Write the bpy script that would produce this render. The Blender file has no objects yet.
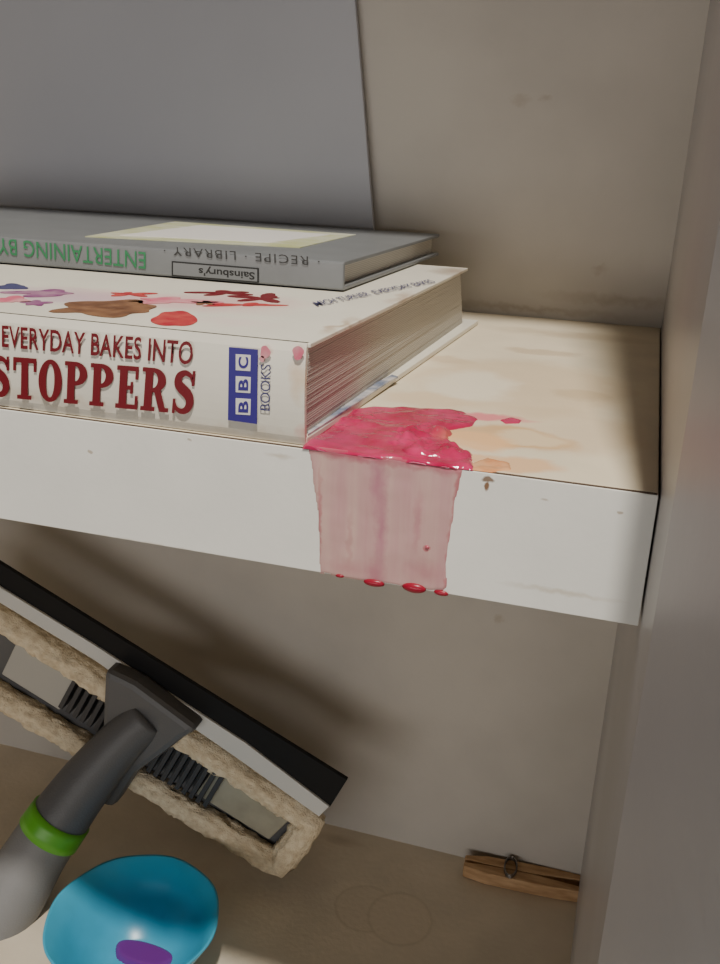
import bpy, bmesh, math, random
import numpy as np
from mathutils import Vector, Matrix, noise
random.seed(4)
# ---------------------------------------------------------------- dimensions (metres)
T=0.04; D=0.262726; H=0.373888
CAM=np.array([-0.011991,-0.245004,0.085941]); EUL=(1.217004,-0.033815,0.300415); F=918.058
def _rot(e):
    a,b,c=e
    ca,sa,cb,sb,cc,sc=math.cos(a),math.sin(a),math.cos(b),math.sin(b),math.cos(c),math.sin(c)
    Rx=np.array([[1,0,0],[0,ca,-sa],[0,sa,ca]]);Ry=np.array([[cb,0,sb],[0,1,0],[-sb,0,cb]]);Rz=np.array([[cc,-sc,0],[sc,cc,0],[0,0,1]])
    return Rz@Ry@Rx
RM=_rot(EUL)
def U(px,py,ax,val):
    """survey helper: world point on a real axis-aligned surface"""
    d=RM@np.array([(px-360)/F,-(py-482)/F,-1.]); t=(val-CAM[ax])/d[ax]
    return Vector(CAM+t*d)
# ---------------------------------------------------------------- materials
def mat(name,col,rough=0.6,var=0.0,vscale=30,col2=None,bump=0.0,bscale=200,spec=0.4,trans=0.0,coat=0.0,sss=0.0,stretch=None,detail=4,metal=0,alpha=None):
    m=bpy.data.materials.new(name); m.use_nodes=True; nt=m.node_tree; N=nt.nodes; L=nt.links
    b=N['Principled BSDF']; b.inputs['Base Color'].default_value=(*col,1); b.inputs['Roughness'].default_value=rough
    b.inputs['Specular IOR Level'].default_value=spec; b.inputs['Transmission Weight'].default_value=trans
    b.inputs['Coat Weight'].default_value=coat; b.inputs['Metallic'].default_value=metal
    if alpha is not None: b.inputs['Alpha'].default_value=alpha
    if sss: b.inputs['Subsurface Weight'].default_value=sss; b.inputs['Subsurface Scale'].default_value=0.004
    tc=N.new('ShaderNodeTexCoord'); mp=N.new('ShaderNodeMapping'); L.new(tc.outputs['Object'],mp.inputs[0])
    if stretch: mp.inputs['Scale'].default_value=stretch
    if var>0 or col2:
        n=N.new('ShaderNodeTexNoise'); n.inputs['Scale'].default_value=vscale; n.inputs['Detail'].default_value=detail
        L.new(mp.outputs[0],n.inputs['Vector'])
        r=N.new('ShaderNodeValToRGB'); r.color_ramp.elements[0].position=0.35; r.color_ramp.elements[1].position=0.65
        c2=col2 if col2 else tuple(c*(1-var) for c in col)
        r.color_ramp.elements[0].color=(*col,1); r.color_ramp.elements[1].color=(*c2,1)
        L.new(n.outputs[0],r.inputs[0]); L.new(r.outputs[0],b.inputs['Base Color'])
    if bump:
        n2=N.new('ShaderNodeTexNoise'); n2.inputs['Scale'].default_value=bscale; n2.inputs['Detail'].default_value=3
        L.new(mp.outputs[0],n2.inputs['Vector'])
        bp=N.new('ShaderNodeBump'); bp.inputs['Strength'].default_value=bump; bp.inputs['Distance'].default_value=0.001
        L.new(n2.outputs[0],bp.inputs['Height']); L.new(bp.outputs[0],b.inputs['Normal'])
    return m
def stains(m,items,nscale=60,amp=0.012):
    """items: (center, (rx,ry,rz), color, strength, softness) organic blotches worked into base colour"""
    nt=m.node_tree; N=nt.nodes; L=nt.links; b=N['Principled BSDF']
    src=b.inputs['Base Color'].links[0].from_socket if b.inputs['Base Color'].links else None
    if src is None:
        rgb=N.new('ShaderNodeRGB'); rgb.outputs[0].default_value=b.inputs['Base Color'].default_value; src=rgb.outputs[0]
    tc=N.new('ShaderNodeTexCoord'); nz=N.new('ShaderNodeTexNoise'); nz.inputs['Scale'].default_value=nscale; nz.inputs['Detail'].default_value=4
    L.new(tc.outputs['Object'],nz.inputs['Vector'])
    s=N.new('ShaderNodeVectorMath'); s.operation='SUBTRACT'; L.new(nz.outputs['Color'],s.inputs[0]); s.inputs[1].default_value=(.5,.5,.5)
    sc=N.new('ShaderNodeVectorMath'); sc.operation='SCALE'; L.new(s.outputs[0],sc.inputs[0]); sc.inputs['Scale'].default_value=amp*2
    ad=N.new('ShaderNodeVectorMath'); ad.operation='ADD'; L.new(tc.outputs['Object'],ad.inputs[0]); L.new(sc.outputs[0],ad.inputs[1])
    for c,r,col,st,soft in items:
        a=N.new('ShaderNodeVectorMath'); a.operation='SUBTRACT'; L.new(ad.outputs[0],a.inputs[0]); a.inputs[1].default_value=c
        d=N.new('ShaderNodeVectorMath'); d.operation='DIVIDE'; L.new(a.outputs[0],d.inputs[0]); d.inputs[1].default_value=r
        l=N.new('ShaderNodeVectorMath'); l.operation='LENGTH'; L.new(d.outputs[0],l.inputs[0])
        mr=N.new('ShaderNodeMapRange'); L.new(l.outputs['Value'],mr.inputs[0])
        mr.inputs[1].default_value=1-soft; mr.inputs[2].default_value=1; mr.inputs[3].default_value=st; mr.inputs[4].default_value=0
        mx=N.new('ShaderNodeMix'); mx.data_type='RGBA'; L.new(mr.outputs[0],mx.inputs[0]); L.new(src,mx.inputs[6]); mx.inputs[7].default_value=(*col,1)
        src=mx.outputs[2]
    L.new(src,b.inputs['Base Color'])
# ---------------------------------------------------------------- mesh helpers
col=bpy.context.scene.collection
def empty(name):
    e=bpy.data.objects.new(name,None); col.objects.link(e); e.empty_display_size=.02; return e
def obj(name,verts,faces,m,parent=None,smooth=False,bevel=0,mats=None,midx=None,segs=2):
    me=bpy.data.meshes.new(name); me.from_pydata([tuple(v) for v in verts],[],faces); me.update()
    bm=bmesh.new(); bm.from_mesh(me); bmesh.ops.recalc_face_normals(bm,faces=bm.faces); bm.to_mesh(me); bm.free()
    o=bpy.data.objects.new(name,me); col.objects.link(o)
    for mm in (mats or [m]): me.materials.append(mm)
    if midx: 
        for p,i in zip(me.polygons,midx): p.material_index=i
    if smooth:
        for p in me.polygons: p.use_smooth=True
    if bevel:
        b=o.modifiers.new('bev','BEVEL'); b.width=bevel; b.segments=segs; b.limit_method='ANGLE'
    if parent: o.parent=parent
    return o
BF=[(0,1,2,3),(4,7,6,5),(0,4,5,1),(1,5,6,2),(2,6,7,3),(3,7,4,0)]
def box(name,a,b,m,parent=None,bevel=0,**k):
    x0,y0,z0=a;x1,y1,z1=b
    v=[(x0,y0,z0),(x1,y0,z0),(x1,y1,z0),(x0,y1,z0),(x0,y0,z1),(x1,y0,z1),(x1,y1,z1),(x0,y1,z1)]
    return obj(name,v,BF,m,parent,bevel=bevel,**k)
def hexa(name,bot,top,m,parent=None,bevel=0,**k):
    return obj(name,list(bot)+list(top),BF,m,parent,bevel=bevel,**k)
def slab(name,pts,ext,m,parent=None,bevel=0):
    """planar polygon extruded by vector ext"""
    n=len(pts); e=Vector(ext)
    v=[Vector(p) for p in pts]+[Vector(p)+e for p in pts]
    f=[tuple(range(n)),tuple(range(2*n-1,n-1,-1))]+[(i,(i+1)%n,n+(i+1)%n,n+i) for i in range(n)]
    return obj(name,v,f,m,parent,bevel=bevel)
def tube(name,path,rad,m,parent=None,seg=24,flat=None,closed=False,rough=0,cap=True):
    path=[Vector(p) for p in path]; n=len(path); V=[];Fc=[]
    up=Vector((0,1,0))
    for i,p in enumerate(path):
        if closed: t=(path[(i+1)%n]-path[i-1])
        else: t=path[min(i+1,n-1)]-path[max(i-1,0)]
        t.normalize(); s=t.cross(up).normalized(); w=s.cross(t).normalized()
        r=rad[i] if hasattr(rad,'__len__') else rad
        for k in range(seg):
            a=2*math.pi*k/seg; c=math.cos(a)*r; d=math.sin(a)*r*(flat or 1)
            q=p+s*c+w*d
            if rough:
                dd=(s*math.cos(a)+w*math.sin(a))
                q+=dd*(noise.noise(q*400)*rough+noise.noise(q*1100)*rough*.8)
            V.append(q)
    m_=n if closed else n-1
    for i in range(m_):
        for k in range(seg):
            a=i*seg+k;b=i*seg+(k+1)%seg;c=((i+1)%n)*seg+(k+1)%seg;d=((i+1)%n)*seg+k
            Fc.append((a,b,c,d))
    if not closed and cap:
        Fc.append(tuple(range(seg))); Fc.append(tuple((n-1)*seg+k for k in range(seg)))
    return obj(name,V,Fc,m,parent,smooth=True)
def subdiv_path(pts,k=6,closed=False):
    pts=[Vector(p) for p in pts]; n=len(pts); out=[]
    for i in range(n if closed else n-1):
        p0=pts[(i-1)%n] if closed or i>0 else pts[i]; p1=pts[i]; p2=pts[(i+1)%n]; p3=pts[(i+2)%n] if closed or i+2<n else p2
        for j in range(k):
            t=j/k; out.append(.5*((2*p1)+(p2-p0)*t+(2*p0-5*p1+4*p2-p3)*t*t+(3*p1-p0-3*p2+p3)*t**3))
    if not closed: out.append(pts[-1])
    return out
def puddle(name,poly,O,A,B,Nn,h,step,m,parent=None,lump=0.3,lscale=150,edge=0.003,wob=0.0,bmin=None):
    """thick liquid sheet lying on plane O + a*A + b*B, raised along Nn. poly = [(a,b)]"""
    P=np.array(poly); mn=P.min(0)-step*2; mx=P.max(0)+step*2
    xs=np.arange(mn[0],mx[0],step); ys=np.arange(mn[1],mx[1],step)
    X,Y=np.meshgrid(xs,ys,indexing='ij'); n=len(P); ins=np.zeros(X.shape,bool); dist=np.full(X.shape,1e9)
    WX=X.copy();WY=Y.copy()
    if wob:
        for i in range(X.shape[0]):
            for j in range(X.shape[1]):
                q=noise.noise_vector(Vector((X[i,j]*160,Y[i,j]*160,3.3))); WX[i,j]+=q.x*wob; WY[i,j]+=q.y*wob
    for i in range(n):
        x1,y1=P[i];x2,y2=P[(i+1)%n]
        if y1!=y2:
            c=((y1>WY)!=(y2>WY))&(WX<(x2-x1)*(WY-y1)/(y2-y1)+x1); ins^=c
        dx,dy=x2-x1,y2-y1; t=np.clip(((WX-x1)*dx+(WY-y1)*dy)/(dx*dx+dy*dy+1e-18),0,1)
        dist=np.minimum(dist,np.hypot(WX-x1-t*dx,WY-y1-t*dy))
    V=[];idx={};O=Vector(O);A=Vector(A);B=Vector(B);Nn=Vector(Nn)
    def vid(i,j):
        if (i,j) in idx: return idx[(i,j)]
        if ins[i,j]:
            e=min(1,dist[i,j]/edge); e=math.sqrt(max(0,1-(1-e)**2))
            l=1+lump*(noise.noise(Vector((X[i,j]*lscale,Y[i,j]*lscale,1.7)))*1.6+noise.noise(Vector((X[i,j]*lscale*2.7,Y[i,j]*lscale*2.7,5.7)))*.6)
            hh=h*e*max(.15,l)
        else: hh=-0.0001-dist[i,j]*.3
        bb=Y[i,j] if bmin is None else max(Y[i,j],bmin)   # liquid keeps to the shelf's front edge
        idx[(i,j)]=len(V); V.append(O+A*X[i,j]+B*bb+Nn*hh); return idx[(i,j)]
    Fc=[]
    for i in range(X.shape[0]-1):
        for j in range(X.shape[1]-1):
            if ins[i,j] or ins[i+1,j] or ins[i,j+1] or ins[i+1,j+1]:
                Fc.append((vid(i,j),vid(i+1,j),vid(i+1,j+1),vid(i,j+1)))
    return obj(name,V,Fc,m,parent,smooth=True)
def text_on(name,s,P0,P1,up,m,parent=None,bold=0.0,off=0.0002,nrm=(0,-1,0),spacing=1.0):
    cu=bpy.data.curves.new(name,'FONT'); cu.body=s; cu.offset=bold; cu.space_character=spacing; cu.resolution_u=4
    o=bpy.data.objects.new(name,cu); col.objects.link(o); bpy.context.view_layer.update()
    dg=bpy.context.evaluated_depsgraph_get(); me=bpy.data.meshes.new_from_object(o.evaluated_get(dg))
    bpy.data.objects.remove(o); bpy.data.curves.remove(cu)
    xs=[v.co.x for v in me.vertices]; ys=[v.co.y for v in me.vertices]
    x0,x1,y0,y1=min(xs),max(xs),min(ys),max(ys); P0=Vector(P0);P1=Vector(P1);up=Vector(up);nr=Vector(nrm)*off
    for v in me.vertices:
        v.co=P0+(P1-P0)*((v.co.x-x0)/(x1-x0))+up*((v.co.y-y0)/(y1-y0))+nr
    t=bpy.data.objects.new(name,me); col.objects.link(t); me.materials.clear(); me.materials.append(m)
    if parent: t.parent=parent
    return t
# ---------------------------------------------------------------- palette
m_wall=mat('wall_paint',(.57,.53,.475),.55,var=.12,vscale=14,bump=.12,bscale=260)
m_side=mat('side_panel_paint',(.44,.425,.435),.35,var=.10,vscale=9,bump=.08,bscale=150)
m_top=mat('shelf_top_laminate',(.80,.70,.53),.5,var=.12,vscale=25,bump=.1,bscale=300,spec=.25)
m_front=mat('shelf_edge_white',(.84,.83,.775),.45,var=.06,vscale=30,bump=.06,bscale=400)
m_seam=mat('shelf_seam',(.10,.07,.05),.9)
m_floor=mat('cupboard_base_laminate',(.72,.63,.50),.5,var=.14,vscale=22,bump=.15,bscale=300)
m_panel=mat('grey_board',(.47,.475,.515),.5,var=.06,vscale=8,bump=.05)
m_cream=mat('cover_cream',(.80,.76,.66),.35,var=.05,vscale=40)
m_maroon=mat('print_maroon',(.17,.004,.010),.4)
m_blue=mat('print_blue',(.035,.02,.22),.35)
m_white=mat('print_white',(.75,.73,.70),.4)
m_navy=mat('print_navy',(.06,.06,.16),.5)
m_red=mat('print_red',(.42,.01,.025),.4,col2=(.55,.07,.06),vscale=200); m_pinkp=mat('print_pink',(.66,.12,.20),.4,col2=(.72,.33,.36),vscale=150); m_brown=mat('print_brown',(.13,.05,.02),.4,col2=(.27,.13,.06),vscale=130)
m_purp=mat('print_purple',(.22,.04,.18),.4,col2=(.42,.22,.32),vscale=150)
m_silver=mat('cover_silver',(.20,.21,.22),.4,var=.1,vscale=50,metal=.1)
m_green=mat('print_green',(.03,.20,.08),.4); m_pale=mat('print_pale',(.50,.52,.25),.4,col2=(.62,.62,.50),vscale=60,stretch=(1,3,1))
m_black=mat('print_black',(.015,.015,.015),.5); m_grey=mat('print_grey',(.03,.03,.03),.5)
def pages(name,c1,c2):
    m=mat(name,c1,.8); nt=m.node_tree;N=nt.nodes;L=nt.links
    tc=N.new('ShaderNodeTexCoord'); w=N.new('ShaderNodeTexWave'); w.bands_direction='Z'; w.inputs['Scale'].default_value=420; w.inputs['Distortion'].default_value=2; w.inputs['Detail'].default_value=3; w.inputs['Detail Scale'].default_value=.4
    L.new(tc.outputs['Object'],w.inputs[0]); r=N.new('ShaderNodeValToRGB'); r.color_ramp.elements[0].color=(*c1,1); r.color_ramp.elements[1].color=(*c2,1)
    L.new(w.outputs[0],r.inputs[0]); L.new(r.outputs[0],N['Principled BSDF'].inputs['Base Color'])
    bp=N.new('ShaderNodeBump'); bp.inputs['Strength'].default_value=.15; bp.inputs['Distance'].default_value=.0003; L.new(w.outputs[0],bp.inputs['Height']); L.new(bp.outputs[0],N['Principled BSDF'].inputs['Normal'])
    return m
m_pages=pages('page_block',(.43,.405,.36),(.61,.58,.52))
m_jelly=mat('jelly_pink',(.40,.006,.060),.12,col2=(.58,.04,.14),vscale=90,spec=.5,coat=.5,sss=.08,bump=.25,bscale=350)
m_drip=mat('jelly_drip',(.30,.01,.03),.3,spec=.3,coat=.1)
m_film=mat('jelly_film',(.72,.45,.40),.35,col2=(.62,.30,.32),vscale=90,stretch=(1.8,1,.15),spec=.4,coat=.08,bump=.12,bscale=200,alpha=.68)
m_rim=mat('jelly_edge',(.50,.10,.14),.2,spec=.5,coat=.3)
m_orange=mat('jelly_residue',(.70,.28,.11),.25,col2=(.75,.42,.22),vscale=120,coat=.3)
# ---------------------------------------------------------------- room shell (cupboard)
box('wall_back',(-.95,D,-H-.02),(.02,D+.02,.56),m_wall)
YF=-0.058
box('wall_right',(0,YF,-H-.02),(.018,D,.56),m_side)
box('wall_left',(-.97,-.05,-H-.02),(-.95,D+.02,.56),m_side)
box('floor',(-.95,-.30,-H-.02),(.30,D,-H),m_floor)
box('top_occluder',(-.95,.0,.40),(0,D,.42),m_wall)  # unseen upper board, added to keep the key light off the back wall
# open cupboard door hinged on the front of the right side
door=empty('door_1'); 
a=math.radians(13); dx,dy=math.sin(a),-math.cos(a)
p0=Vector((-.0003,YF-.0004,-H+.001)); p1=p0+Vector((dx,dy,0))*.40; th=Vector((math.cos(a),0,0))*.018
slab('leaf',[p0,p1,p1+th,p0+th],(0,0,.92),m_side,door)
stains(m_wall,[((U(520,100,1,D)),(.006,.02,.003),(.30,.22,.15),.3,.8),((U(545,98,1,D)),(.004,.02,.002),(.30,.22,.15),.35,.8),
 ((U(620,300,1,D)),(.05,.02,.004),(.28,.20,.12),.35,.9),((U(520,308,1,D)),(.07,.02,.0025),(.28,.20,.12),.35,.9),((U(600,270,1,D)),(.005,.02,.003),(.28,.20,.12),.3,.8),((U(500,620,1,D)),(.004,.02,.003),(.35,.27,.18),.4,.8)],nscale=200,amp=.004)
# ---------------------------------------------------------------- shelf
shelf=empty('shelf')
box('board',(-.9495,.0008,-T),(-.0006,D-.0002,0),m_top,shelf,bevel=.0006)
box('edge_strip',(-.9495,0,-T-.0002),(-.0006,.0006,-.0004),m_front,shelf,bevel=.0002)
box('seam',(-.949,.0003,-T+.001),(-.001,.0012,-.0001),m_seam,shelf)
Z=lambda x,y:U(x,y,2,0)
stains(m_top,[(Z(520,385),(.045,.05,.02),(.64,.49,.31),.55,.25),(Z(560,430),(.03,.03,.02),(.62,.48,.31),.5,.3),(Z(470,385),(.02,.03,.02),(.80,.73,.60),.7,.35),
  (Z(505,436),(.026,.013,.02),(.60,.34,.14),.7,.3),(Z(530,438),(.013,.008,.02),(.74,.60,.40),.8,.3),(Z(474,440),(.016,.012,.02),(.80,.48,.24),.85,.4),(Z(490,416),(.018,.005,.02),(.72,.18,.22),.85,.5),(Z(500,462),(.022,.008,.02),(.74,.42,.20),.7,.4),
  (Z(430,400),(.02,.012,.02),(.68,.52,.33),.6,.4),(Z(540,352),(.02,.008,.02),(.50,.36,.22),.5,.4),(Z(580,395),(.012,.01,.02),(.52,.38,.22),.45,.4),(Z(450,360),(.014,.01,.02),(.55,.40,.24),.45,.4),(Z(570,335),(.05,.012,.02),(.50,.38,.24),.5,.7)],nscale=70,amp=.009)
stains(m_front,[(U(487,487,1,0),(.0009,.01,.0016),(.20,.09,.03),.95,.4),(U(487,480,1,0),(.0022,.01,.001),(.18,.10,.05),.9,.4),(U(620,512,1,0),(.001,.01,.0006),(.4,.3,.2),.7,.4),(U(90,452,1,0),(.0012,.01,.0005),(.4,.3,.2),.7,.4),
  (U(190,440,1,0),(.001,.01,.0007),(.35,.25,.16),.6,.6),(U(545,500,1,0),(.0015,.01,.0006),(.4,.3,.2),.6,.6),(U(280,456,1,0),(.006,.01,.001),(.5,.4,.28),.5,.8),(U(560,592,1,0),(.02,.01,.0012),(.5,.42,.3),.5,.8),(U(150,545,1,0),(.03,.01,.0012),(.5,.42,.3),.5,.8)],nscale=300,amp=.0012)
# ---------------------------------------------------------------- leaning grey board
pr0=U(375,245,1,D-.008); pr1=U(353,-25,1,D-.005)
d=(pr1-pr0); k=(0.0005-pr0.z)/d.z; prb=pr0+d*k; prt=pr0+d*1.15
slab('notice_board',[prb,prt,prt+Vector((-.42,0,0)),prb+Vector((-.42,0,0))],(0,.003,0),m_panel,bevel=.0005)
# ---------------------------------------------------------------- big cookbook
bk=empty('cookbook')
tb=U(308,345,1,0)[2]; ct=.0014
fr=U(303,447,2,0); br=U(478,325,2,0); tfr=U(308,345,2,tb); tbr=U(468,268,2,tb)
L=-.36
Wb=br.y; Wt=tbr.y
z0=.0003
hexa('back_cover',[(L,.0022,z0),(fr.x+.0006,.0022,z0),(br.x,Wb,z0),(L,Wb,z0)],[(L,.0022,z0+.0022),(fr.x+.0006,.0022,z0+.0022),(br.x,Wb,z0+.0022),(L,Wb,z0+.0022)],m_cream,bk,bevel=.0004)
hexa('front_cover',[(L,.0022,tb-ct),(tfr.x,.0022,tb-ct),(tbr.x,Wt,tb-ct),(L,Wt,tb-ct)],[(L,.0022,tb),(tfr.x,.0022,tb),(tbr.x,Wt,tb),(L,Wt,tb)],m_cream,bk,bevel=.0003)
prof=[]
for i in range(13):
    t=i/12; zz=z0+(tb-z0)*t; prof.append((.0018-.0016*math.sin(math.pi*t)**.5,zz))
V=[];Fc=[]
for X,xx in ((0,L),(1,fr.x+.0004)):
    for (yy,zz) in prof: V.append((xx,yy,zz))
    for (yy,zz) in prof[::-1]: V.append((xx,yy+.0018,zz))
n=26
Fc=[tuple(range(n)),tuple(range(n,2*n))]+[(i,(i+1)%n,n+(i+1)%n,n+i) for i in range(n)]
obj('spine',V,Fc,m_cream,bk)
# page block: stacked signatures, very slightly uneven
V=[];Fc=[];NL=26; zb0=z0+.0022; zb1=tb-ct
for i in range(NL):
    za=zb0+(zb1-zb0)*i/NL; zc=zb0+(zb1-zb0)*(i+1)/NL; t=i/NL; j=random.uniform(-.00008,.00008)
    xf=fr.x-.0007+(tfr.x-fr.x)*t+j; xb=(br.x-.006)*(1-t)+(tbr.x-.003)*t+j; yb=(Wb-.012)*(1-t)+(Wt-.004)*t+random.uniform(-.0003,.0003)
    b=len(V); V+=[(L,.003,za),(xf,.003,za),(xb,yb,za),(L,yb,za),(L,.003,zc),(xf,.003,zc),(xb,yb,zc),(L,yb,zc)]; Fc+=[tuple(b+q for q in f) for f in BF]
obj('pages',V,Fc,m_pages,bk)
S=lambda x,y:U(x,y,1,-.0001)
def sp_text(nm,s,x0,yb0,x1,yb1,hpx,m,bold=0,sp=1):
    A=S(x0,yb0);B=S(x1,yb1);C=S(x0,yb0-hpx); text_on(nm,s,A,B,C-A,m,bk,bold,.0001,spacing=sp)
sp_text('title_line','EVERYDAY BAKES INTO',2,347,192,365,22,m_maroon,.012,1.02)
def glyph(ch):
    R=lambda a,b,c,d:[(a,b),(c,b),(c,d),(a,d)]
    def ring(cx,cy,ox,oy,ix,iy,a0,a1,n=18):
        out=[]
        for i in range(n):
            t0=math.radians(a0+(a1-a0)*i/n);t1=math.radians(a0+(a1-a0)*(i+1)/n)
            out.append([(cx+ox*math.cos(t0),cy+oy*math.sin(t0)),(cx+ox*math.cos(t1),cy+oy*math.sin(t1)),(cx+ix*math.cos(t1),cy+iy*math.sin(t1)),(cx+ix*math.cos(t0),cy+iy*math.sin(t0))])
        return out
    if ch=='T': return .74,[R(.26,0,.48,1),R(.14,0,.60,.1),R(0,.88,.74,1),R(0,.68,.09,1),R(.65,.68,.74,1)]
    if ch=='O': return .74,ring(.37,.5,.37,.51,.13,.40,0,360,32)
    if ch=='P': return .72,[R(.09,0,.32,1),R(0,0,.44,.1),R(0,.9,.34,1)]+ring(.32,.72,.38,.28,.14,.18,-90,90)
    if ch=='E': return .68,[R(.09,0,.32,1),R(0,0,.66,.11),R(0,.89,.64,1),R(.57,0,.66,.32),R(.55,.70,.64,1),R(.3,.45,.48,.55),R(.42,.36,.50,.64)]
    if ch=='R': return .82,[R(.09,0,.32,1),R(0,0,.42,.1),R(0,.9,.34,1),[(.36,.50),(.56,.50),(.72,.1),(.82,.1),(.82,0),(.56,0)]]+ring(.32,.72,.38,.28,.14,.18,-90,90)
    c=[(.56,.74),(.50,.88),(.34,.94),(.18,.86),(.16,.70),(.28,.58),(.44,.47),(.53,.32),(.48,.14),(.33,.06),(.16,.12),(.09,.27)]
    w=[.05,.10,.13,.19,.23,.25,.25,.23,.19,.13,.10,.05]; out=[]
    cc=subdiv_path([(a,b,0) for a,b in c],4); ww=np.interp(np.linspace(0,11,len(cc)),range(12),w)
    pl=[];pr=[]
    for i,p in enumerate(cc):
        t=(cc[min(i+1,len(cc)-1)]-cc[max(i-1,0)]).normalized(); nn=Vector((-t.y,t.x,0))*ww[i]/2; pl.append(p+nn); pr.append(p-nn)
    for i in range(len(cc)-1): out.append([(q.x,q.y) for q in (pl[i],pl[i+1],pr[i+1],pr[i])])
    out+= [R(.54,.66,.62,1),R(.04,0,.12,.34)]
    return .68,out
def word(nm,s,A,B,upv,m,parent,off):
    x=0;polys=[]
    for ch in s:
        w,g=glyph(ch); polys+=[[(px+x,py) for px,py in p] for p in g]; x+=w+.07
    x-=.07; V=[];Fc=[]
    for q,p in enumerate(polys):
        b=len(V); V+=[A+(B-A)*(px/x)+upv*py+Vector((0,-off-(q%7)*1e-6,0)) for px,py in p]; Fc.append(tuple(range(b,b+len(p))))
    obj(nm,V,Fc,m,parent)
A=S(-10,396);B=S(194,415);word('title_word','STOPPERS',A,B,S(-10,355)-A,m_maroon,bk,.0001)
slab('publisher_panel',[S(229,347),S(258,349.5),S(257,424),S(228,420)],(0,-.0001,0),m_blue,bk)
for i,ch in enumerate('BBC'):
    yb=414-i*22; 
    slab('logo_tile_%d'%(i+1),[S(236,yb-16),S(251,yb-15),S(250.5,yb+1),S(236,yb)],(0,-.0002,0),m_white,bk)
    A=S(248.5,yb-1.5);B=S(249,yb-13);C=S(238.5,yb-2); text_on('logo_letter_%d'%(i+1),ch,A,B,C-A,m_blue,bk,.03,.0003)
A=S(270,411);B=S(271,365);C=S(260,410); text_on('imprint_text','BOOKS',A,B,C-A,m_navy,bk,.0,.0001)
for (x,y,r,c) in [(265,352,5,m_pinkp),(298,353,5.5,m_pinkp),(262,359,2.5,m_pinkp)]:
    ps=[((S(x+r*math.cos(t)*(1+.2*math.sin(3*t+x)),y+r*1.3*math.sin(t)))) for t in [i*math.pi/8 for i in range(16)]]
    slab('splash_mark',ps,(0,-.0001,0),c,bk)
Tz=lambda x,y:U(x,y,2,tb+.0001)
stains(m_cream,[(S(300,380),(.004,.01,.008),(.70,.50,.32),.6,.8),(S(302,436),(.004,.01,.003),(.72,.35,.30),.6,.8),(S(240,435),(.05,.01,.003),(.60,.50,.36),.5,.9),(S(40,400),(.06,.01,.003),(.62,.5,.36),.4,.9),
  (Tz(150,300),(.06,.02,.01),(.76,.38,.42),.6,.8),(Tz(60,296),(.04,.02,.01),(.60,.42,.52),.65,.7),(Tz(240,300),(.03,.02,.01),(.74,.36,.38),.55,.8),(Tz(235,322),(.02,.01,.01),(.80,.62,.60),.5,.8),
  (Tz(455,271),(.014,.02,.01),(.30,.20,.13),.7,.8),(Tz(400,297),(.004,.02,.01),(.45,.30,.20),.6,.8),(Tz(340,325),(.003,.02,.01),(.45,.30,.18),.7,.8)],nscale=120,amp=.006)
def blob(nm,cx,cy,rx,ry,m,wob=.25,k=3,seed=0):
    ps=[]
    for i in range(48):
        t=i*math.pi/24; nn=noise.noise(Vector((math.cos(t)*1.6+seed,math.sin(t)*1.6,cx)))*1.1
        w=1+wob*(nn+.4*math.sin(k*t+seed)); ps.append(Tz(cx+rx*math.cos(t)*w,cy+ry*math.sin(t)*w))
    slab(nm,ps,(0,0,.00015),m,bk)
blob('art_chocolate',105,308,52,8,m_brown,.45,5); blob('art_cherry',175,319,24,7,m_red,.25); blob('art_icing',165,301,36,3,m_pinkp,.7)
blob('art_berry',45,293,30,3,m_purp,.7,4); blob('art_ribbon',262,298,24,3,m_maroon,.9,5,2); blob('art_ribbon_b',225,293,26,2,m_maroon,.8,5,4); blob('art_plum',14,300,16,3,m_pinkp,.6)
blob('art_stripe',245,305,26,1.6,m_red,.9,5,7); blob('art_leaf',12,287,14,2.5,m_navy,.4); blob('art_crumb',130,294,18,2,m_red,.8,5,9); blob('art_crumb_b',205,303,10,2,m_brown,.8,5,3)
blob('art_crumb_c',35,303,12,2,m_purp,.8,5,3)
A=Tz(318,307);B=Tz(436,283);C=Tz(312,303); text_on('cover_text','MICH TURNER',A,Tz(372,296),(C-A),m_navy,bk,.005,.0004,nrm=(0,0,1))
text_on('cover_text_b','EVERYDAY BAKES',Tz(377,295),B,(C-A),m_navy,bk,.005,.0004,nrm=(0,0,1))
m_wet=mat('wet_endpaper',(.62,.60,.60),.3,col2=(.16,.20,.30),vscale=160,detail=6,coat=.3)
e=[U(308,436,2,.0026),U(390,382,2,.0026),U(398,378,2,.0026),U(392,376,2,.0026),U(306,420,2,.0026)]
slab('endpaper',e,(0,0,.0006),m_wet,bk)
# ---------------------------------------------------------------- slim recipe book
sb=empty('recipe_book'); zt=tb+.0006
a0=U(343,291,2,zt); a1=U(0,263,2,zt); 
uu=(a1-a0); uu.z=0; uu.normalize()
hs=U(343,262,1,a0.y)[2]-zt; Ls=.30
bq=U(440,234,2,zt+hs); at=a0+Vector((0,0,hs)); vv=(bq-at); Ws=vv.length; vv=vv.normalized()
W3=Vector((0,0,1))
def SB(u,v,w): return a0+uu*u+vv*v+W3*w
def sbox(nm,u0,u1,v0,v1,w0,w1,m,bev=0):
    return hexa(nm,[SB(u0,v0,w0),SB(u1,v0,w0),SB(u1,v1,w0),SB(u0,v1,w0)],[SB(u0,v0,w1),SB(u1,v0,w1),SB(u1,v1,w1),SB(u0,v1,w1)],m,sb,bev)
sbox('back_board',0,Ls,.001,Ws,0,.0016,m_silver,.0004); sbox('front_board',0,Ls,.001,Ws,hs-.0016,hs,m_silver,.0004)
sbox('spine',0,Ls,0,.0022,.0001,hs-.0001,m_silver,.0007)
sbox('pages',.003,Ls-.003,.002,Ws-.004,.0016,hs-.0016,m_pages)
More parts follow.
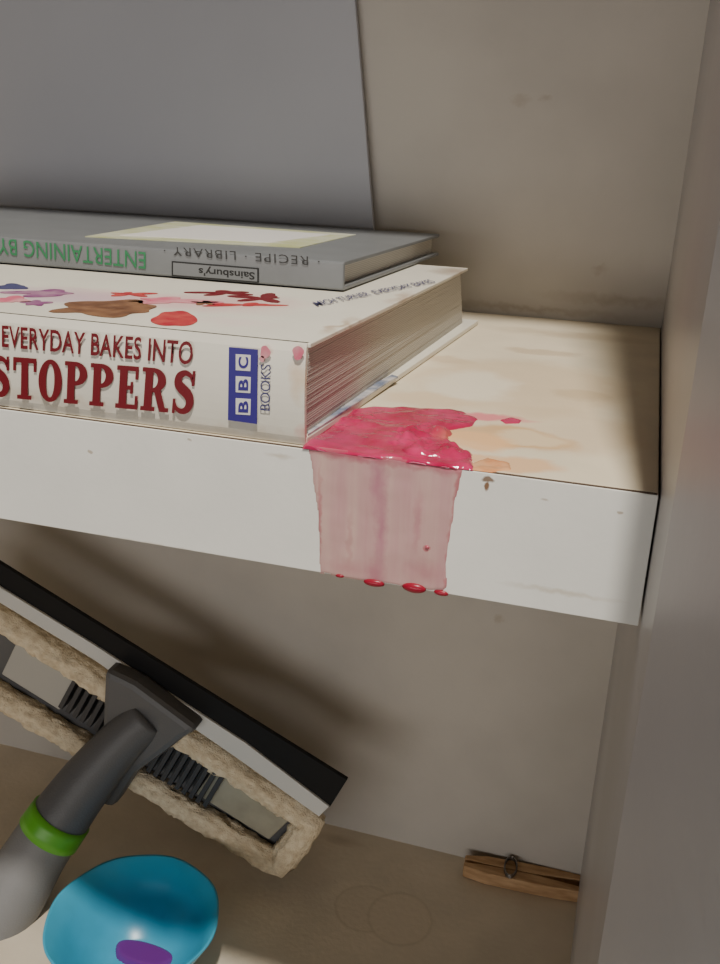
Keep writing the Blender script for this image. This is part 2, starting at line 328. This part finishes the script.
def q_on(x,y): # on recipe-book spine plane
    d=Vector(RM@np.array([(x-360)/F,-(y-482)/F,-1.])); nrm=uu.cross(W3).normalized(); c=Vector(CAM)
    return c+d*((a0-c).dot(nrm)/d.dot(nrm))
nrm=uu.cross(W3).normalized()
if nrm.y>0: nrm=-nrm
def st(nm,s,x0,y0,x1,y1,hpx,m,bold=0,sp=1):
    A=q_on(x0,y0);B=q_on(x1,y1);C=q_on(x0,y0+hpx); text_on(nm,s,A,B,C-A,m,sb,bold,.0004,nrm=tuple(nrm),spacing=sp)
st('spine_title','ENTERTAINING BY M',146,252,-18,236,17,m_green,.0)
st('spine_series','· RECIPE · LIBRARY ·',320,257,164,246,9,m_grey,0,1.2)
slab('label',[q_on(172,261),q_on(259,268),q_on(259,283),q_on(172,276)],nrm*.0003,m_black,sb)
slab('label_face',[q_on(173.5,262.5),q_on(257.5,269.3),q_on(257.5,281.5),q_on(173.5,274.7)],nrm*.00035,m_silver,sb)
st('label_text','Sainsbury\'s',255,270,199,265.5,10,m_black,.02)
TS=lambda x,y:U(x,y,2,zt+hs)
slab('cover_picture',[TS(85,237),TS(300,248),TS(356,235),TS(175,222)],(0,0,.0003),m_pale,sb)
slab('cover_caption',[TS(120,236),TS(270,243.5),TS(330,235.5),TS(200,226)],(0,0,.0005),m_white,sb)
# ---------------------------------------------------------------- spilled jelly
jl=empty('jelly_spill')
def zp(l): return [(Z(x,y).x,Z(x,y).y) for x,y in l]
stains(m_jelly,[(Z(466,440),(.012,.008,.02),(.72,.24,.14),.6,.7),(Z(330,440),(.014,.012,.02),(.42,.05,.14),.5,.7)],nscale=150,amp=.004)
pool=[(303,449.5),(308,437),(318,424),(345,413),(372,407),(400,408),(430,409),(462,412),(478,419),(470,426),(448,430),(438,436),(448,443),(462,449),(474,460),(472,469.5),(458,468),(430,464.5),(400,460.5),(360,455.5),(330,452)]
puddle('pool',zp(pool),(0,0,0),(1,0,0),(0,1,0),(0,0,1),.0008,.0005,m_jelly,jl,lump=.6,lscale=110,edge=.002,wob=.0014,bmin=-.0004)
puddle('lump',zp([(386,445),(396,431),(430,424),(450,434),(446,442),(470,455),(472,464),(440,461),(410,457)]),(0,0,.0002),(1,0,0),(0,1,0),(0,0,1),.0017,.0005,m_jelly,jl,lump=1.0,lscale=170,edge=.005,wob=.0015,bmin=-.0004)
puddle('lump_b',zp([(330,425),(350,416),(372,413),(380,420),(350,430),(335,432)]),(0,0,.0002),(1,0,0),(0,1,0),(0,0,1),.0009,.0006,m_jelly,jl,lump=.9,lscale=150,edge=.005,wob=.0015)
puddle('residue',zp([(470,464),(488,458),(508,463),(511,470),(490,472),(472,469)]),(0,0,0),(1,0,0),(0,1,0),(0,0,1),.0004,.0005,m_orange,jl,lump=.8,lscale=200,edge=.002,wob=.0012,bmin=.0002)
puddle('droplet',zp([(500,420),(512,417),(522,420),(520,424),(506,424)]),(0,0,0),(1,0,0),(0,1,0),(0,0,1),.0005,.0006,m_jelly,jl,edge=.002,wob=.001)
def yp(l): return [(U(x,y,1,0).x,U(x,y,1,0).z) for x,y in l]
Y0=lambda x,y:U(x,y,1,0)
stains(m_film,[(Y0(379,480),(.0034,.01,.013),(.48,.09,.20),.7,.85),(Y0(381,530),(.0026,.01,.018),(.48,.09,.20),.7,.85),(Y0(376,575),(.0040,.01,.007),(.48,.09,.17),.7,.85),
  (Y0(418,520),(.0016,.01,.012),(.52,.14,.20),.5,.7),(Y0(350,540),(.0012,.01,.012),(.52,.16,.20),.4,.7),
  (Y0(457,495),(.0013,.01,.016),(.52,.08,.12),.8,.6),(Y0(450,560),(.0015,.01,.018),(.52,.08,.12),.8,.6),(Y0(319,530),(.0011,.01,.024),(.52,.12,.15),.7,.6),
  (Y0(425,572),(.008,.01,.005),(.52,.16,.20),.6,.8),(Y0(350,568),(.008,.01,.004),(.54,.18,.22),.55,.8),(Y0(345,453),(.014,.01,.003),(.50,.06,.12),.75,.7),(Y0(385,458),(.03,.01,.0025),(.50,.06,.12),.75,.7),(Y0(440,464),(.012,.01,.0035),(.50,.06,.12),.75,.7),(Y0(428,548),(.0014,.01,.0014),(.50,.06,.10),.8,.4)],nscale=260,amp=.0018)
film=[(308,446),(314,480),(319,520),(321,573),(345,578),(376,582),(413,587),(443,591),(447,588),(447,570),(449,540),(455,505),(463,470)]
puddle('run_film',yp(film),(0,0,0),(1,0,0),(0,0,1),(0,-1,0),.0003,.0005,m_film,jl,lump=.5,lscale=90,edge=.0010,wob=.0008)
for i,(x,y,r,sx) in enumerate([(340,577,.0006,2.2),(374,584,.0012,2.4),(414,589,.0016,2.0),(441,594,.0009,2.4),(427,548,.0006,1.2)]):
    c=U(x,y-1,1,-.0003); V=[];Fc=[]
    n1,n2=14,9
    for j in range(n2+1):
        ph=math.pi*j/n2
        for k in range(n1):
            th=2*math.pi*k/n1; V.append(c+Vector((r*sx*math.sin(ph)*math.cos(th)*(1+.2*math.sin(2*th+i)),r*.8*math.sin(ph)*math.sin(th),r*math.cos(ph))))
    for j in range(n2):
        for k in range(n1): Fc.append((j*n1+k,j*n1+(k+1)%n1,(j+1)*n1+(k+1)%n1,(j+1)*n1+k))
    obj('drip_%d'%(i+1),V,Fc,m_drip if i<4 else m_rim,jl,smooth=True)
# ---------------------------------------------------------------- window squeegee with microfibre pad
sq=empty('window_squeegee')
m_rub=mat('rubber_black',(.008,.008,.009),.6,spec=.2); m_strip=mat('squeegee_white',(.62,.62,.60),.4)
m_fluff=mat('microfibre_cream',(.88,.76,.56),.95,col2=(.70,.57,.39),vscale=220,bump=1.0,bscale=900)
m_dark=mat('plastic_dark',(.11,.11,.115),.45,bump=.2,bscale=900); m_rib=mat('plastic_rib',(.05,.05,.055),.5)
m_grip=mat('grip_grey',(.22,.22,.225),.5,bump=.2,bscale=900); m_plate=mat('plate_grey',(.40,.375,.29),.35,var=.2,vscale=60); m_plate2=mat('plate_grey_light',(.44,.43,.40),.35)
m_lime=mat('lime_ring',(.12,.44,.03),.35)
fl=U(283,880,2,-H); yt=fl.y-.010
Q=lambda x,y,dy=0:U(x,y,1,yt+dy)
def qs(nm,l,dy,th,m,bev=.0006):
    return slab(nm,[Q(x,y)+Vector((0,dy,0)) for x,y in l],(0,th,0),m,sq,bev)
qs('rubber_blade',[(-60,518),(10,562),(350,774),(333,801),(250,738),(100,641),(-8,575),(-60,544)],-.006,.003,m_rub,.0003)
qs('blade_channel',[(-60,544),(-8,573),(100,639),(250,736),(333,799),(323,809),(240,750),(100,654),(-60,557)],-.0075,.006,m_strip)
def ln(a,b,n): return [(a[0]+(b[0]-a[0])*i/n,a[1]+(b[1]-a[1])*i/n) for i in range(n)]
loop=ln((-60,577),(312,820),70)+ln((312,820),(280,864),10)+ln((280,864),(-60,658),66)+ln((-60,658),(-60,577),14)
tube('microfibre_pad',[Q(x,y,0) for x,y in loop],.0088,m_fluff,sq,seg=36,flat=.9,closed=True,rough=.0022)
qs('frame_back',[(-50,585),(312,820),(282,858),(-50,655)],.004,.004,m_dark)
qs('plate_right',[(222,757),(301,808),(270,838),(197,792)],-.002,.006,m_plate,.001)
qs('plate_left',[(22,634),(84,674),(62,708),(4,672)],-.003,.006,m_plate2,.001)
for i in range(7):
    x=63+i*7; y=701+i*4.5; qs('rib_l%d'%i,[(x+18,y-32),(x+22,y-29.5),(x+4,y+4),(x,y+1)],-.006,.008,m_rib,.0004)
for i in range(9):
    x=150+i*7; y=762+i*4.3; qs('rib_r%d'%i,[(x+20,y-30),(x+24,y-27.5),(x+4,y+6),(x,y+3)],-.006,.008,m_rib,.0004)
qs('yoke',[(121,654),(150,668),(211,713),(196,722),(176,738),(150,756),(128,790),(84,775),(100,742),(118,714)],-.020,.016,m_dark,.004)
hp=[Q(150,715,-.012),Q(118,745,-.022),Q(88,780,-.033),Q(62,815,-.045),Q(35,855,-.058),Q(5,905,-.072),Q(-40,975,-.090)]
hpp=subdiv_path(hp,6); rr=np.interp(np.linspace(0,6,len(hpp)),range(7),[.013,.0145,.017,.0185,.0195,.022,.024])
tube('neck',hpp[:20],rr[:20],m_dark,sq,seg=32); tube('grip',hpp[19:],rr[19:],m_grip,sq,seg=32)
tube('lime_ring',hpp[18:22],rr[18:22]+.0012,m_lime,sq,seg=40)
# ---------------------------------------------------------------- blue bowl
bw=empty('bowl'); m_bowl=mat('blue_plastic',(.07,.52,.80),.3,spec=.5,trans=.2,var=.12,vscale=40)
hb=.040; rc=U(133,917,2,-H+hb); Rb=.0475
prof=[(.0,.0015),(.32,.0015),(.42,.003),(.62,.013),(.82,.026),(1.0,hb),(1.03,hb+.0004),(1.03,hb-.001),(.86,.025),(.66,.011),(.46,.001),(.42,0),(.0,0)]
V=[];Fc=[];ns=96
for (r,z) in prof:
    for k in range(ns):
        t=2*math.pi*k/ns; sc=1+.008*math.cos(8*t)*min(1,r*r); V.append((rc.x+Rb*r*sc*math.cos(t),rc.y+Rb*r*sc*math.sin(t),-H+z+.0002))
for j in range(len(prof)-1):
    for k in range(ns): Fc.append((j*ns+k,j*ns+(k+1)%ns,(j+1)*ns+(k+1)%ns,(j+1)*ns+k))
obj('bowl_shell',V,Fc,m_bowl,bw,smooth=True)
m_pur=mat('purple_juice',(.16,.03,.26),.15,spec=.5)
pj=[(rc.x+.000+.0190*math.cos(t)*(1+.06*math.sin(3*t)),rc.y+.0085+.0095*math.sin(t)*(1+.1*math.cos(2*t))) for t in [i*math.pi/20 for i in range(40)]]
puddle('juice',pj,(0,0,-H+.0018),(1,0,0),(0,1,0),(0,0,1),.0030,.0008,m_pur,bw,lump=.0,edge=.003)
# ---------------------------------------------------------------- clothes peg
pg=empty('clothes_peg'); m_wood=mat('peg_wood',(.58,.37,.20),.7,col2=(.40,.23,.11),vscale=60,stretch=(1,5,5),bump=.3); m_wire=mat('peg_wire',(.25,.23,.21),.35,metal=.9)
pl=U(465,866,2,-H); pr=U(580,889,2,-H); ax=(pr-pl); LP=ax.length; ax.normalize(); sd=Vector((-ax.y,ax.x,0)); 
if sd.y<0: sd=-sd
def PG(u,v,w): return pl+ax*u*LP+sd*v+Vector((0,0,w))
for nm,s in (('jaw_front',0),('jaw_back',1)):
    g=[(0,.0015),(.18,.0006),(.30,.0004),(.42,.0004),(.62,.0004),(1,.0032)]
    o=[(1,.0075),(.8,.0086),(.5,.0086),(.2,.0080),(0,.0050)]
    pts=[PG(u,(v if s else -v)+.0005,.0003) for u,v in g]+[PG(u,(v if s else -v)+.0005,.0003) for u,v in o]
    slab(nm,pts,(0,0,.0095),m_wood,pg,.0005)
for i in range(4):
    c=[PG(.40+.004*math.cos(t)/LP*1.0,.0005+.0044*math.sin(t)*2.0,.0106+i*.0007) for t in [k*math.pi/10 for k in range(20)]]
    tube('spring_coil_%d'%i,c,.0005,m_wire,pg,seg=8,closed=True)
pk=max((pg.matrix_world@Vector(v.co)).y for ch in pg.children if ch.type=='MESH' for v in ch.data.vertices)
if pk>D-.0005:
    for ch in pg.children:
        ch.location.y-=pk-(D-.0005)
# ---------------------------------------------------------------- ring stains on the cupboard base (in its laminate)
FZ=lambda x,y:U(x,y,2,-H)
rings=[]
for (x,y,r) in [(365,908,.020),(400,918,.022)]:
    c=FZ(x,y); rings+= [(c,(r,r,.02),(.52,.43,.31),.5,.08)]
    rings+= [(c,(r*.93,r*.93,.02),(.68,.59,.465),.9,.08)]
stains(m_floor,rings+[(FZ(340,840),(.02,.006,.02),(.36,.27,.17),.4,.8),(FZ(40,800),(.06,.02,.02),(.46,.38,.27),.4,.9)],nscale=30,amp=.002)
# ---------------------------------------------------------------- lights
W=bpy.data.worlds.new('world'); bpy.context.scene.world=W; W.use_nodes=True
W.node_tree.nodes['Background'].inputs[0].default_value=(1,.97,.95,1); W.node_tree.nodes['Background'].inputs[1].default_value=.01
def area(nm,loc,tgt,size,en,c,sy=None):
    ld=bpy.data.lights.new(nm,'AREA'); ld.shape='RECTANGLE' if sy else 'DISK'; ld.size=size; ld.energy=en; ld.color=c
    if sy: ld.size_y=sy
    lo=bpy.data.objects.new(nm,ld); col.objects.link(lo); lo.location=loc
    lo.rotation_euler=(Vector(tgt)-lo.location).to_track_quat('-Z','Y').to_euler()
area('ceiling_lamp',(.055,-.51,1.22),(-.12,.08,-.05),.06,25,(1,.94,.84))
area('room_fill',(-.30,-1.75,-.06),(-.2,.1,-.1),1.7,10.5,(1,.97,.94),.4)  # added fill standing in for room bounce, no actual fixture
# ---------------------------------------------------------------- camera
cd=bpy.data.cameras.new('camera'); co=bpy.data.objects.new('camera',cd); col.objects.link(co)
co.location=tuple(CAM); co.rotation_euler=EUL; cd.sensor_fit='VERTICAL'; cd.sensor_height=36; cd.lens=F*36/964; cd.clip_start=.005
bpy.context.scene.camera=co
